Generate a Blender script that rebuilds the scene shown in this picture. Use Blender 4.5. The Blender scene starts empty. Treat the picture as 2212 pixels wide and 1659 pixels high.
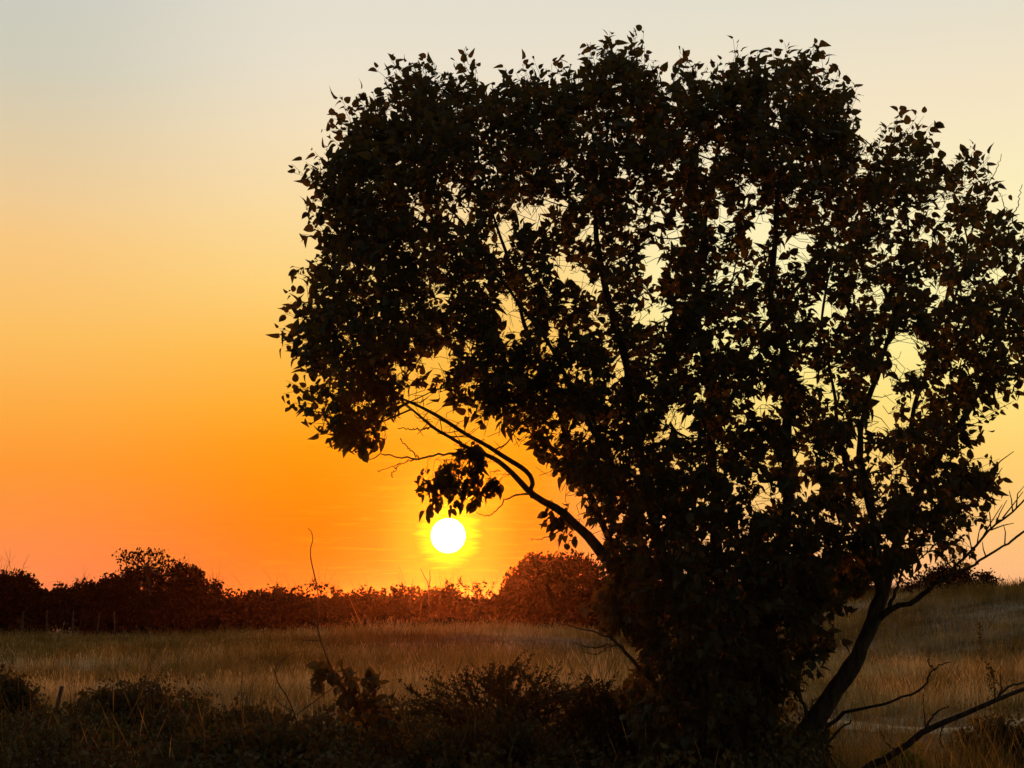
import bpy, math, random
import numpy as np
from mathutils import Vector, Matrix

rng = np.random.default_rng(7)
random.seed(7)
R = math.radians
SC = bpy.context.scene
COL = SC.collection

# ------------------------------------------------------------------ camera
F = 3404.0                     # focal length in units of a 2212 x 1659 picture
PITCH = R(7.87)
CAM_Z = 1.6
cam_d = bpy.data.cameras.new('camera')
cam_d.sensor_width = 36.0
cam_d.lens = 36.0 * F / 2212.0
cam_d.clip_start = 0.1
cam_d.clip_end = 40000.0
cam = bpy.data.objects.new('camera', cam_d)
COL.objects.link(cam)
cam.location = (0, 0, CAM_Z)
cam.rotation_euler = (R(90) + PITCH, 0, 0)
SC.camera = cam

# ------------------------------------------------------------------ exposure
SC.view_settings.view_transform = 'Standard'
SC.view_settings.look = 'None'
SC.view_settings.exposure = 0.0
SC.view_settings.gamma = 1.0
SC.view_settings.use_curve_mapping = False
SC.render.engine = 'CYCLES'
SC.cycles.max_bounces = 5
SC.cycles.diffuse_bounces = 2
SC.cycles.glossy_bounces = 2
SC.cycles.transmission_bounces = 3
SC.cycles.transparent_max_bounces = 6
SC.cycles.volume_bounces = 0
SC.cycles.use_denoising = True

# ------------------------------------------------------------------ sun and sky
SUN_AZ, SUN_EL = R(-2.31), R(2.37)
LAMP_EL = SUN_EL + R(1.25)      # the lamp passes just over the disc so the disc does not eclipse it


def direction(az, el):
    return Vector((math.sin(az) * math.cos(el), math.cos(az) * math.cos(el), math.sin(el)))


sun_l = bpy.data.lights.new('sunlight', 'SUN')
sun_l.energy = 2.0
sun_l.angle = R(0.5)
sun_l.color = (1.0, 0.30, 0.06)
sun_lo = bpy.data.objects.new('sunlight', sun_l)
COL.objects.link(sun_lo)
sun_lo.rotation_euler = direction(SUN_AZ, LAMP_EL).to_track_quat('Z', 'Y').to_euler()
sun_lo.location = (0, 60, 20)


def lin(c):
    out = []
    for v in c:
        v = v / 255.0
        out.append(v / 12.92 if v <= 0.04045 else ((v + 0.055) / 1.055) ** 2.4)
    return tuple(out)


class Nodes:
    def __init__(self, tree):
        self.t = tree
        tree.nodes.clear()

    def new(self, kind, **kw):
        n = self.t.nodes.new(kind)
        for k, v in kw.items():
            setattr(n, k, v)
        return n

    def link(self, a, b):
        self.t.links.new(a, b)

    def put(self, sock, v):
        if hasattr(v, 'is_output'):
            self.t.links.new(v, sock)
        else:
            sock.default_value = v

    def math(self, op, a, b=None, c=None, clamp=False):
        n = self.new('ShaderNodeMath', operation=op, use_clamp=clamp)
        self.put(n.inputs[0], a)
        if b is not None:
            self.put(n.inputs[1], b)
        if c is not None:
            self.put(n.inputs[2], c)
        return n.outputs[0]

    def vmath(self, op, a, b=None):
        n = self.new('ShaderNodeVectorMath', operation=op)
        self.put(n.inputs[0], a)
        if b is not None:
            self.put(n.inputs[1], b)
        return n.outputs['Value'] if op in ('DOT_PRODUCT', 'LENGTH') else n.outputs[0]

    def smooth(self, x, a, b, lo=0.0, hi=1.0):
        n = self.new('ShaderNodeMapRange', interpolation_type='SMOOTHSTEP')
        self.put(n.inputs[0], x)
        for i, v in enumerate((a, b, lo, hi)):
            n.inputs[1 + i].default_value = v
        return n.outputs[0]

    def ramp(self, x, stops, mode='LINEAR'):
        n = self.new('ShaderNodeValToRGB')
        cr = n.color_ramp
        cr.interpolation = mode
        while len(cr.elements) > 1:
            cr.elements.remove(cr.elements[-1])
        for i, (p, c) in enumerate(stops):
            el = cr.elements[0] if i == 0 else cr.elements.new(p)
            el.position = p
            el.color = (*c, 1.0)
        self.put(n.inputs[0], x)
        return n.outputs[0]

    def mix(self, f, a, b, blend='MIX'):
        n = self.new('ShaderNodeMix', data_type='RGBA', blend_type=blend)
        self.put(n.inputs[0], f)
        for s, v in ((n.inputs[6], a), (n.inputs[7], b)):
            self.put(s, v if hasattr(v, 'is_output') else (*v, 1.0))
        return n.outputs[2]

    def noise(self, vec, scale, detail=3.0, rough=0.55):
        n = self.new('ShaderNodeTexNoise')
        if vec is not None:
            self.link(vec, n.inputs['Vector'])
        n.inputs['Scale'].default_value = scale
        n.inputs['Detail'].default_value = detail
        n.inputs['Roughness'].default_value = rough
        return n.outputs['Fac']


def build_world():
    w = bpy.data.worlds.new('World')
    SC.world = w
    w.use_nodes = True
    N = Nodes(w.node_tree)
    tc = N.new('ShaderNodeTexCoord')
    d = N.vmath('NORMALIZE', tc.outputs['Generated'])
    sep = N.new('ShaderNodeSeparateXYZ')
    N.link(d, sep.inputs[0])
    el = N.math('MULTIPLY', N.math('ARCSINE', sep.outputs[2]), 57.2958)
    az = N.math('MULTIPLY', N.math('ARCTAN2', sep.outputs[0], sep.outputs[1]), 57.2958)
    sd = direction(SUN_AZ, SUN_EL)
    gam = N.math('MULTIPLY', N.math('ARCCOSINE', N.math('MINIMUM', N.vmath('DOT_PRODUCT', d, tuple(sd)), 0.9999999)), 57.2958)
    t = N.math('DIVIDE', N.math('ADD', el, 2.0), 26.0, clamp=True)
    P = lambda e: (e + 2.0) / 26.0
    near = [(-2, (250, 116, 36)), (0.7, (255, 124, 34)), (1.6, (255, 124, 14)), (2.7, (255, 128, 0)), (3.9, (255, 140, 0)), (5.6, (255, 155, 14)),
            (7.0, (254, 172, 42)), (8.9, (254, 188, 74)), (11.4, (254, 211, 122)), (14.0, (252, 220, 158)), (16.6, (246, 224, 185)),
            (19.1, (236, 225, 203)), (22, (227, 222, 208)), (24, (222, 219, 208))]
    far = [(-2, (250, 130, 90)), (0.7, (253, 138, 84)), (2.8, (253, 144, 66)), (4.7, (253, 153, 54)), (6.7, (253, 171, 68)), (9.3, (252, 191, 97)),
           (12.6, (248, 200, 130)), (13.9, (240, 203, 148)), (15.9, (226, 204, 165)), (18.5, (208, 204, 184)), (21.6, (203, 203, 192)), (24, (198, 200, 194))]
    cn = N.ramp(t, [(P(e), lin(c)) for e, c in near])
    cf = N.ramp(t, [(P(e), lin(c)) for e, c in far])
    right = [(-2, (252, 180, 125)), (0.7, (254, 188, 130)), (2.7, (254, 196, 120)), (5.0, (255, 208, 112)), (7.0, (255, 224, 126)), (9.0, (255, 237, 152)), (11.4, (255, 243, 178)),
             (14.0, (254, 239, 188)), (17.4, (246, 229, 196)), (21.6, (226, 222, 206)), (24, (220, 218, 206))]
    cr = N.ramp(t, [(P(e), lin(c)) for e, c in right])
    col = N.mix(N.smooth(az, -6.0, -18.5), cn, cf)
    col = N.mix(N.smooth(az, 0.2, 7.5), col, cr)
    # bright yellow aureole, broken by thin level cloud streaks
    comb = N.new('ShaderNodeCombineXYZ')
    N.link(N.math('MULTIPLY', az, 0.5), comb.inputs[0])
    N.link(N.math('MULTIPLY', el, 6.0), comb.inputs[1])
    streak = N.noise(comb.outputs[0], 1.0, 4.0, 0.6)
    gs = N.math('ADD', gam, N.math('MULTIPLY', N.math('SUBTRACT', streak, 0.5), 0.9))
    aure = N.smooth(gs, 0.80, 1.28, 1.0, 0.0)
    col = N.mix(aure, col, (1.25, 0.93, 0.0))
    col = N.mix(N.smooth(gam, 0.9, 2.8, 0.45, 0.0), col, lin((255, 182, 6)))
    band = N.math('MULTIPLY', N.smooth(streak, 0.50, 0.72), N.math('ADD', N.smooth(gam, 1.0, 7.0, 0.30, 0.0), N.smooth(el, 1.0, 7.5, 0.14, 0.0)))
    col = N.mix(band, col, lin((255, 176, 20)))
    bg1 = N.new('ShaderNodeBackground')
    N.link(col, bg1.inputs[0])
    bg1.inputs[1].default_value = 1.0
    sky = N.new('ShaderNodeTexSky', sky_type='NISHITA')
    sky.sun_disc = False
    sky.sun_elevation = SUN_EL
    sky.sun_rotation = SUN_AZ
    sky.air_density = 1.0
    sky.dust_density = 3.0
    sky.ozone_density = 0.35
    bg2 = N.new('ShaderNodeBackground')
    N.link(sky.outputs[0], bg2.inputs[0])
    bg2.inputs[1].default_value = 0.10
    ms = N.new('ShaderNodeMixShader')
    N.link(N.smooth(gam, 21.0, 118.0), ms.inputs[0])
    N.link(bg1.outputs[0], ms.inputs[1])
    N.link(bg2.outputs[0], ms.inputs[2])
    out = N.new('ShaderNodeOutputWorld')
    N.link(ms.outputs[0], out.inputs[0])


build_world()


# ------------------------------------------------------------------ helpers
def at(u, v, d):
    """Point at distance d ahead of the camera, seen at picture position u, v."""
    x = (u - 1106.0) / F
    y = (829.5 - v) / F
    ry = math.cos(PITCH) - math.sin(PITCH) * y
    rz = math.sin(PITCH) + math.cos(PITCH) * y
    return np.stack(np.broadcast_arrays(x / ry * d, np.asarray(d, float), CAM_Z + rz / ry * d), -1)


def vnoise(p, seed=0):
    """value noise 0..1 on an (n,k) array, k = 2 or 3"""
    p = np.asarray(p, float)
    if p.shape[1] == 2:
        p = np.concatenate([p, np.zeros((len(p), 1))], 1)
    i = np.floor(p).astype(np.int64)
    f = p - i
    f = f * f * (3 - 2 * f)
    out = np.zeros(len(p))
    for dx in (0, 1):
        for dy in (0, 1):
            for dz in (0, 1):
                h = (i[:, 0] + dx) * 374761393 + (i[:, 1] + dy) * 668265263 + (i[:, 2] + dz) * 2147483647 + seed * 974634777
                h = (h ^ (h >> 13)) * 1274126177
                h = h ^ (h >> 16)
                r = (h & 0xFFFF) / 65535.0
                out += r * (f[:, 0] if dx else 1 - f[:, 0]) * (f[:, 1] if dy else 1 - f[:, 1]) * (f[:, 2] if dz else 1 - f[:, 2])
    return out


def sstep(x, a, b):
    t = np.clip((np.asarray(x, float) - a) / (b - a), 0, 1)
    return t * t * (3 - 2 * t)


def ground_z(x, y):
    x = np.asarray(x, float)
    y = np.asarray(y, float)
    x, y = np.broadcast_arrays(x, y)
    sh = x.shape
    p = np.stack([x.ravel(), y.ravel()], -1)
    z = (vnoise(p / 9.0, 1) - 0.5) * 0.25 * sstep(p[:, 1], 12, 25) * sstep(p[:, 1], 400, 150)
    hill = sstep(p[:, 0], 6.5, 17) * sstep(p[:, 1], 30, 58) * sstep(p[:, 1], 190, 80)
    z = z + 1.85 * hill
    z = z + 0.50 * np.exp(-((p[:, 0] + 2.5) / 8.0) ** 2 - ((p[:, 1] - 58) / 9.0) ** 2)
    z = z - 4.0 * sstep(p[:, 1], 100, 500)
    return z.reshape(sh)


class MB:
    def __init__(self):
        self.v, self.f, self.n = [], [], 0

    def add(self, verts, faces):
        verts = np.asarray(verts, np.float32).reshape(-1, 3)
        faces = np.asarray(faces, np.int64)
        self.v.append(verts)
        self.f.append(faces + self.n)
        self.n += len(verts)

    def mesh(self, name, mat, smooth=False):
        me = bpy.data.meshes.new(name)
        V = np.concatenate(self.v)
        lens = np.concatenate([np.full(len(f), f.shape[1]) for f in self.f])
        idx = np.concatenate([f.ravel() for f in self.f])
        me.vertices.add(len(V))
        me.vertices.foreach_set('co', V.ravel())
        me.loops.add(len(idx))
        me.loops.foreach_set('vertex_index', idx.astype(np.int32))
        me.polygons.add(len(lens))
        starts = np.concatenate([[0], np.cumsum(lens)[:-1]])
        me.polygons.foreach_set('loop_start', starts.astype(np.int32))
        me.polygons.foreach_set('loop_total', lens.astype(np.int32))
        if smooth:
            me.polygons.foreach_set('use_smooth', np.ones(len(lens), bool))
        me.update(calc_edges=True)
        me.materials.append(mat)
        return me

    def build(self, name, mat, parent=None, smooth=False):
        o = bpy.data.objects.new(name, self.mesh(name, mat, smooth))
        COL.objects.link(o)
        if parent is not None:
            o.parent = parent
            o.matrix_parent_inverse = Matrix.Translation(parent.location).inverted()
        return o


def tag(o, label=None, cat=None, group=None, kind=None):
    for k, v in (('label', label), ('category', cat), ('group', group), ('kind', kind)):
        if v:
            o[k] = v
    return o


def empty(name, loc):
    o = bpy.data.objects.new(name, None)
    COL.objects.link(o)
    o.location = [float(c) for c in loc]
    return o


def spline(pts, n):
    """Catmull-Rom through pts (rows may carry extra columns)"""
    p = np.asarray(pts, float)
    p = np.concatenate([[2 * p[0] - p[1]], p, [2 * p[-1] - p[-2]]])
    segs = len(p) - 3
    s = np.linspace(0, segs - 1e-6, n)
    i = s.astype(int)
    t = (s - i)[:, None]
    a, b, c, d = p[i], p[i + 1], p[i + 2], p[i + 3]
    return 0.5 * (2 * b + (c - a) * t + (2 * a - 5 * b + 4 * c - d) * t ** 2 + (3 * b - 3 * c + d - a) * t ** 3)


def tube(mb, pts, rad, k=6):
    pts = np.asarray(pts, float)
    rad = np.broadcast_to(np.asarray(rad, float), (len(pts),))
    tan = np.gradient(pts, axis=0)
    tan /= np.linalg.norm(tan, axis=1, keepdims=True) + 1e-9
    ref = np.where(np.abs(tan[:, 2:3]) > 0.9, [[1.0, 0, 0]], [[0, 0, 1.0]])
    a = np.cross(tan, ref)
    a /= np.linalg.norm(a, axis=1, keepdims=True) + 1e-9
    for i in range(1, len(a)):           # keep frames from flipping
        if np.dot(a[i], a[i - 1]) < 0:
            a[i] = -a[i]
    b = np.cross(tan, a)
    ang = np.arange(k) * 2 * math.pi / k
    ring = a[:, None] * np.cos(ang)[None, :, None] + b[:, None] * np.sin(ang)[None, :, None]
    v = pts[:, None] + ring * rad[:, None, None]
    n = len(pts)
    i = np.arange(n - 1)[:, None] * k
    j = np.arange(k)[None, :]
    j2 = (j + 1) % k
    q = np.stack([i + j, i + j2, i + k + j2, i + k + j], -1).reshape(-1, 4)
    mb.add(v.reshape(-1, 3), q)
    mb.add(v[-1], np.array([[0, x, x + 1] for x in range(1, k - 1)]))


def sticks(mb, A, B, ra, rb, bend=None):
    """many thin three-sided twigs from A to B, through a bent middle"""
    n = len(A)
    M = (A + B) / 2 + (bend if bend is not None else 0)
    ra = np.broadcast_to(ra, (n,))
    rb = np.broadcast_to(rb, (n,))
    D = B - A
    D = D / (np.linalg.norm(D, axis=1, keepdims=True) + 1e-9)
    ref = np.where(np.abs(D[:, 2:3]) > 0.9, [[1.0, 0, 0]], [[0, 0, 1.0]])
    a = np.cross(D, ref)
    a /= np.linalg.norm(a, axis=1, keepdims=True) + 1e-9
    b = np.cross(D, a)
    ang = np.arange(3) * 2 * math.pi / 3
    ring = a[:, None] * np.cos(ang)[None, :, None] + b[:, None] * np.sin(ang)[None, :, None]
    rows = [P_[:, None] + ring * r_[:, None, None] for P_, r_ in ((A, ra), (M, (ra + rb) / 2), (B, rb))]
    v = np.stack(rows, 1).reshape(n, 9, 3)
    q = []
    for s in (0, 3):
        for j in range(3):
            q.append([s + j, s + (j + 1) % 3, s + 3 + (j + 1) % 3, s + 3 + j])
    q = np.array(q)
    f = (np.arange(n)[:, None, None] * 9 + q[None]).reshape(-1, 4)
    mb.add(v.reshape(-1, 3), f)
    return M


def leaf_template(w, curl, fold, tipx=0.0, tipy=1.05):
    ys = np.array([0.0, 0.14, 0.40, 0.74])
    half = np.array([0.05, 0.30, 0.40, 0.29]) * w
    V, Fc = [], []
    for y, h in zip(ys, half):
        z = -curl * y * y
        V += [(-h, y - 0.05 * (h > 0.2), z + fold * h), (0, y, z), (h, y - 0.05 * (h > 0.2), z + fold * h)]
    V.append((tipx, tipy, -curl * tipy * tipy))
    for r in range(3):
        o = r * 3
        for c in (0, 1):
            Fc += [(o + c, o + c + 1, o + c + 4), (o + c, o + c + 4, o + c + 3)]
    Fc += [(9, 10, 12), (10, 11, 12)]
    o = len(V)
    V += [(-0.015, 0.02, 0), (0.015, 0.02, 0), (0.0, -0.32, 0.02)]
    Fc += [(o, o + 2, o + 1)]
    return np.array(V), np.array(Fc)


LEAVES = [leaf_template(1.0, 0.25, 0.35), leaf_template(0.85, 0.55, 0.5, 0.06, 1.1), leaf_template(1.1, 0.1, 0.2, -0.05, 1.0), leaf_template(0.7, 0.8, 0.9, 0.0, 1.08)]
SMALL = (np.array([(0, 0, 0), (-0.32, 0.45, 0.06), (0.32, 0.45, 0.06), (0, 1, -0.1)]), np.array([(0, 2, 1), (1, 2, 3)]))


def frames(Y, Nn):
    """rotation matrices with columns X, Y, Z from leaf axis and rough normal"""
    Y = Y / (np.linalg.norm(Y, axis=1, keepdims=True) + 1e-9)
    X = np.cross(Y, Nn)
    X /= np.linalg.norm(X, axis=1, keepdims=True) + 1e-9
    Z = np.cross(X, Y)
    return np.stack([X, Y, Z], -1)


def scatter(mb, tpl, pos, rot, size):
    V, Fc = tpl
    n = len(pos)
    if n == 0:
        return
    v = np.einsum('nij,mj->nmi', rot, V) * np.asarray(size).reshape(-1, 1, 1) + pos[:, None]
    f = (np.arange(n)[:, None, None] * len(V) + Fc[None]).reshape(-1, Fc.shape[1])
    mb.add(v.reshape(-1, 3), f)


def rand_unit(n):
    v = rng.normal(size=(n, 3))
    return v / np.linalg.norm(v, axis=1, keepdims=True)


# ------------------------------------------------------------------ materials
def material(name):
    m = bpy.data.materials.new(name)
    m.use_nodes = True
    return m, Nodes(m.node_tree)


def leaf_mat(name, c1, c2, trans, tfac=0.35, gloss=0.06, scale=3.0):
    m, N = material(name)
    geo = N.new('ShaderNodeNewGeometry')
    n = N.noise(geo.outputs['Position'], scale, 2.0)
    col = N.mix(N.smooth(n, 0.3, 0.7), c1, c2)
    df = N.new('ShaderNodeBsdfDiffuse')
    N.link(col, df.inputs[0])
    tr = N.new('ShaderNodeBsdfTranslucent')
    tr.inputs[0].default_value = (*trans, 1)
    gl = N.new('ShaderNodeBsdfGlossy')
    gl.inputs['Roughness'].default_value = 0.45
    gl.inputs[0].default_value = (0.5, 0.5, 0.5, 1)
    a = N.new('ShaderNodeMixShader')
    a.inputs[0].default_value = tfac
    N.link(df.outputs[0], a.inputs[1])
    N.link(tr.outputs[0], a.inputs[2])
    b = N.new('ShaderNodeMixShader')
    b.inputs[0].default_value = gloss
    N.link(a.outputs[0], b.inputs[1])
    N.link(gl.outputs[0], b.inputs[2])
    out = N.new('ShaderNodeOutputMaterial')
    N.link(b.outputs[0], out.inputs[0])
    return m


def rough_mat(name, c1, c2, scale=8.0, bump=0.0, stretch=None):
    m, N = material(name)
    tc = N.new('ShaderNodeTexCoord')
    mp = N.new('ShaderNodeMapping')
    N.link(tc.outputs['Object'], mp.inputs[0])
    if stretch:
        mp.inputs['Scale'].default_value = stretch
    n = N.noise(mp.outputs[0], scale, 5.0, 0.65)
    col = N.mix(N.smooth(n, 0.3, 0.7), c1, c2)
    p = N.new('ShaderNodeBsdfPrincipled')
    N.link(col, p.inputs['Base Color'])
    p.inputs['Roughness'].default_value = 0.9
    p.inputs['Specular IOR Level'].default_value = 0.2
    if bump:
        bp = N.new('ShaderNodeBump')
        bp.inputs['Strength'].default_value = bump
        bp.inputs['Distance'].default_value = 0.02
        N.link(n, bp.inputs['Height'])
        N.link(bp.outputs[0], p.inputs['Normal'])
    out = N.new('ShaderNodeOutputMaterial')
    N.link(p.outputs[0], out.inputs[0])
    return m


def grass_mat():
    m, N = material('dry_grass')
    at_ = N.new('ShaderNodeAttribute', attribute_name='straw_rim_light')
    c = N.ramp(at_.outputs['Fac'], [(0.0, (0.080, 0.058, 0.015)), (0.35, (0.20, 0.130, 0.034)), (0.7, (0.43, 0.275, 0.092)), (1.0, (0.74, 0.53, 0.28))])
    df = N.new('ShaderNodeBsdfDiffuse')
    N.link(c, df.inputs[0])
    tr = N.new('ShaderNodeBsdfTranslucent')
    N.link(c, tr.inputs[0])
    a = N.new('ShaderNodeMixShader')
    a.inputs[0].default_value = 0.35
    N.link(df.outputs[0], a.inputs[1])
    N.link(tr.outputs[0], a.inputs[2])
    out = N.new('ShaderNodeOutputMaterial')
    N.link(a.outputs[0], out.inputs[0])
    return m


def straw_and_rim_light(x, y):
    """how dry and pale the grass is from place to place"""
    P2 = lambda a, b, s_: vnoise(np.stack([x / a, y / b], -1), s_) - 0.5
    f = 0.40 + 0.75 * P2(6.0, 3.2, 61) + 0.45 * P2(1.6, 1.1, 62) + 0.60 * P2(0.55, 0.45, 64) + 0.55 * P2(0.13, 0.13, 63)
    for (cx, cy_, rx, ry, amt) in ((-1.5, 58.5, 9.5, 3.2, 0.55), (-3.0, 50.5, 7.0, 3.8, -0.32), (-14.5, 39.0, 5.0, 1.8, 0.42), (-9.5, 27.0, 5.0, 2.0, 0.30), (-2.0, 31.0, 6.0, 3.0, 0.22), (9.5, 36.0, 5.5, 4.0, 0.45),  # leading ellipse paints the backlit rim of the crest as paler grass
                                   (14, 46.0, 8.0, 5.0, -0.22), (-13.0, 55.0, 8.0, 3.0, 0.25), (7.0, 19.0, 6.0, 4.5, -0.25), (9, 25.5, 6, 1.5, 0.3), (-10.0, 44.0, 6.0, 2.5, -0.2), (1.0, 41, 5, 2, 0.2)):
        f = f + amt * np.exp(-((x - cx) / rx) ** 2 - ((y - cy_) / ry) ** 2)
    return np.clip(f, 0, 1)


M_LEAF = leaf_mat('tree_leaf', (0.021, 0.027, 0.010), (0.044, 0.038, 0.016), (0.16, 0.10, 0.02), 0.30, 0.04)
M_BUSH = leaf_mat('scrub_leaf', (0.035, 0.040, 0.014), (0.065, 0.055, 0.024), (0.12, 0.08, 0.02), 0.25, 0.02, 1.0)
M_FAR = leaf_mat('far_scrub_leaf', (0.012, 0.011, 0.006), (0.022, 0.018, 0.009), (0.06, 0.03, 0.012), 0.06, 0.0, 0.5)
M_THORN = leaf_mat('thorn_leaf', (0.042, 0.040, 0.016), (0.13, 0.092, 0.036), (0.10, 0.06, 0.02), 0.12, 0.02, 5.0)
M_YELLOW = leaf_mat('yellow_green_leaf', (0.12, 0.11, 0.015), (0.20, 0.17, 0.02), (0.2, 0.2, 0.02), 0.3, 0.02, 6.0)
M_BARK = rough_mat('bark', (0.035, 0.026, 0.020), (0.095, 0.070, 0.052), 9.0, 0.8, (3, 3, 0.7))
M_TWIG = rough_mat('twig_bark', (0.05, 0.036, 0.026), (0.09, 0.066, 0.048), 6.0)
M_WOOD = rough_mat('weathered_wood', (0.06, 0.048, 0.036), (0.15, 0.115, 0.085), 12.0, 0.3, (4, 4, 0.5))
M_SOIL = rough_mat('soil_and_thatch', (0.07, 0.048, 0.024), (0.17, 0.12, 0.065), 0.8, 0.3)
M_SAND = rough_mat('pale_sand', (0.24, 0.165, 0.09), (0.44, 0.33, 0.20), 2.6, 0.3)
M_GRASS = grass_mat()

msun, N_ = material('sun_glare')
em = N_.new('ShaderNodeEmission')
em.inputs[0].default_value = (1.0, 0.96, 0.82, 1)
em.inputs[1].default_value = 4.0
N_.link(em.outputs[0], N_.new('ShaderNodeOutputMaterial').inputs[0])

# ------------------------------------------------------------------ ground
xs = np.concatenate([-np.geomspace(2800, 62, 14), np.linspace(-60, 60, 121), np.geomspace(62, 2800, 14)])
ys = np.concatenate([[-2800, -800, -200, -60, -15], np.linspace(-5, 130, 136), np.geomspace(140, 2800, 18)])
GX, GY = np.meshgrid(xs, ys)
GZ = ground_z(GX, GY)
nx, ny = len(xs), len(ys)
i = np.arange(ny - 1)[:, None] * nx
j = np.arange(nx - 1)[None, :]
q = np.stack([i + j, i + j + 1, i + nx + j + 1, i + nx + j], -1).reshape(-1, 4)
mb = MB()
mb.add(np.stack([GX, GY, GZ], -1).reshape(-1, 3), q)
tag(mb.build('ground', M_SOIL, smooth=True), kind='structure')

# pale sandy track on the right
mb = MB()
px = np.linspace(2.5, 26, 60)
cy = 21.6 + 1.3 * np.sin(px * 0.8) + 0.5 * np.sin(px * 2.1) + 0.10 * (px - 5)
wid = 0.12 + 1.0 * vnoise(np.stack([px * 1.1, px * 0], -1), 4)
rows = []
for k in np.linspace(-1, 1, 5):
    yy = cy + wid * k
    rows.append(np.stack([px, yy, ground_z(px, yy) + 0.03 * (1 - k * k) + 0.006], -1))
v = np.stack(rows, 1)
i = np.arange(59)[:, None] * 5
j = np.arange(4)[None, :]
mb.add(v.reshape(-1, 3), np.stack([i + j, i + 5 + j, i + 5 + j + 1, i + j + 1], -1).reshape(-1, 4))
tag(mb.build('path', M_SAND), kind='structure')
PATH = (px, cy, wid)

# ------------------------------------------------------------------ haze
mh, NH = material('haze_air')
pv = NH.new('ShaderNodeVolumePrincipled')
pv.inputs['Color'].default_value = (1.0, 0.40, 0.2, 1)
pv.inputs['Density'].default_value = 0.00013
pv.inputs['Anisotropy'].default_value = 0.957
NH.link(pv.outputs[0], NH.new('ShaderNodeOutputMaterial').inputs['Volume'])
mb = MB()
hx, z0_, z1_ = 3000, -6.0, 9.0
mb.add([(x_, y_, z_) for z_ in (z0_, z1_) for y_ in (-hx, hx) for x_ in (-hx, hx)], np.array([(0, 2, 3, 1), (4, 5, 7, 6), (0, 1, 5, 4), (2, 6, 7, 3), (0, 4, 6, 2), (1, 3, 7, 5)]))
tag(mb.build('haze', mh), kind='stuff')

# ------------------------------------------------------------------ sun
SUN_D = 20000.0
bm_v, bm_f = [], []
rs = SUN_D * 37.0 / F
mb = MB()
lat = np.linspace(-math.pi / 2, math.pi / 2, 25)
lon = np.linspace(0, 2 * math.pi, 48, endpoint=False)
V = np.stack([np.cos(lat)[:, None] * np.cos(lon), np.cos(lat)[:, None] * np.sin(lon), np.broadcast_to(np.sin(lat)[:, None], (25, 48))], -1) * rs
i = np.arange(24)[:, None] * 48
j = np.arange(48)[None, :]
mb.add(V.reshape(-1, 3), np.stack([i + j, i + (j + 1) % 48, i + 48 + (j + 1) % 48, i + 48 + j], -1).reshape(-1, 4))
sun = mb.build('sun', msun, smooth=True)
sun.location = direction(SUN_AZ, SUN_EL) * SUN_D + Vector((0, 0, CAM_Z))
tag(sun, 'round glowing white sun low in the orange sky under the hanging leaves', 'sun')


# ------------------------------------------------------------------ field grass
def grass_band(mb, y0, y1, tufts, blades, w, h, spread, reach=0.40, side=3.0):
    area_n = int(tufts)
    yy = np.sqrt(rng.uniform(y0 ** 2, y1 ** 2, area_n))
    xx = rng.uniform(-1, 1, area_n) * (yy * reach + side)
    keep = np.ones(area_n, bool)
    pc = np.interp(xx, PATH[0], PATH[1])
    pw = np.interp(xx, PATH[0], PATH[2])
    keep &= ~((xx > 2.5) & (xx < 26) & (np.abs(yy - pc) < pw * 0.9) & (vnoise(np.stack([xx / 0.9, yy / 0.6], -1), 14) < 0.40))
    dens = vnoise(np.stack([xx / 2.2, yy / 2.2], -1), 11) * 0.6 + vnoise(np.stack([xx / 7, yy / 4], -1), 12) * 0.7
    keep &= rng.uniform(0, 1, area_n) < np.clip(dens * 1.3, 0.15, 1)
    xx, yy = xx[keep], yy[keep]
    nt = len(xx)
    th = h * (0.45 + 0.9 * vnoise(np.stack([xx / 5, yy / 3.0], -1), 13)) * (0.6 + 0.85 * vnoise(np.stack([xx / 0.9, yy / 0.8], -1), 15)) * rng.uniform(0.7, 1.3, nt)
    th = th * (1 - 0.65 * (sstep(xx, 2, 4) * sstep(yy, 13, 16) * sstep(yy, 23.5, 22)))
    bx = np.repeat(xx, blades) + rng.normal(0, spread, nt * blades)
    by = np.repeat(yy, blades) + rng.normal(0, spread, nt * blades)
    n = len(bx)
    hh = np.repeat(th, blades) * rng.uniform(0.45, 1.15, n)
    az = rng.uniform(0, 2 * math.pi, n)
    lean = rng.uniform(0.05, 0.5, n) * hh
    bz = ground_z(bx, by) - 0.02
    dirx, diry = np.cos(az), np.sin(az)
    # blade faces a random way
    fa = rng.uniform(0, math.pi, n)
    sx, sy = np.cos(fa) * w / 2, np.sin(fa) * w / 2
    base = np.stack([bx, by, bz], -1)
    S = np.stack([sx, sy, np.zeros(n)], -1)
    up = np.stack([np.zeros(n), np.zeros(n), hh], -1)
    L = np.stack([dirx * lean, diry * lean, np.zeros(n)], -1)
    m1 = base + up * 0.55 + L * 0.3
    tip = base + up * 0.98 + L
    V = np.stack([base - S * 0.7, base + S * 0.7, m1 - S, m1 + S, tip], 1)
    Fq = np.array([[0, 1, 3], [0, 3, 2], [2, 3, 4]])
    f = (np.arange(n)[:, None, None] * 5 + Fq[None]).reshape(-1, 3)
    mb.add(V.reshape(-1, 3), f)
    # feathery seed heads on a third of them
    s = rng.uniform(0, 1, n) < 0.30
    T, Ss, hs = tip[s], S[s], hh[s]
    hz = np.stack([dirx[s] * 0.10 * hs, diry[s] * 0.10 * hs, 0.20 * hs], -1)
    V = np.stack([T - hz * 0.4, T + hz * 0.3 - Ss * 1.6, T + hz * 0.3 + Ss * 1.6, T + hz], 1)
    f = (np.arange(len(T))[:, None, None] * 4 + np.array([[0, 2, 1], [1, 2, 3]])[None]).reshape(-1, 3)
    mb.add(V.reshape(-1, 3), f)


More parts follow.
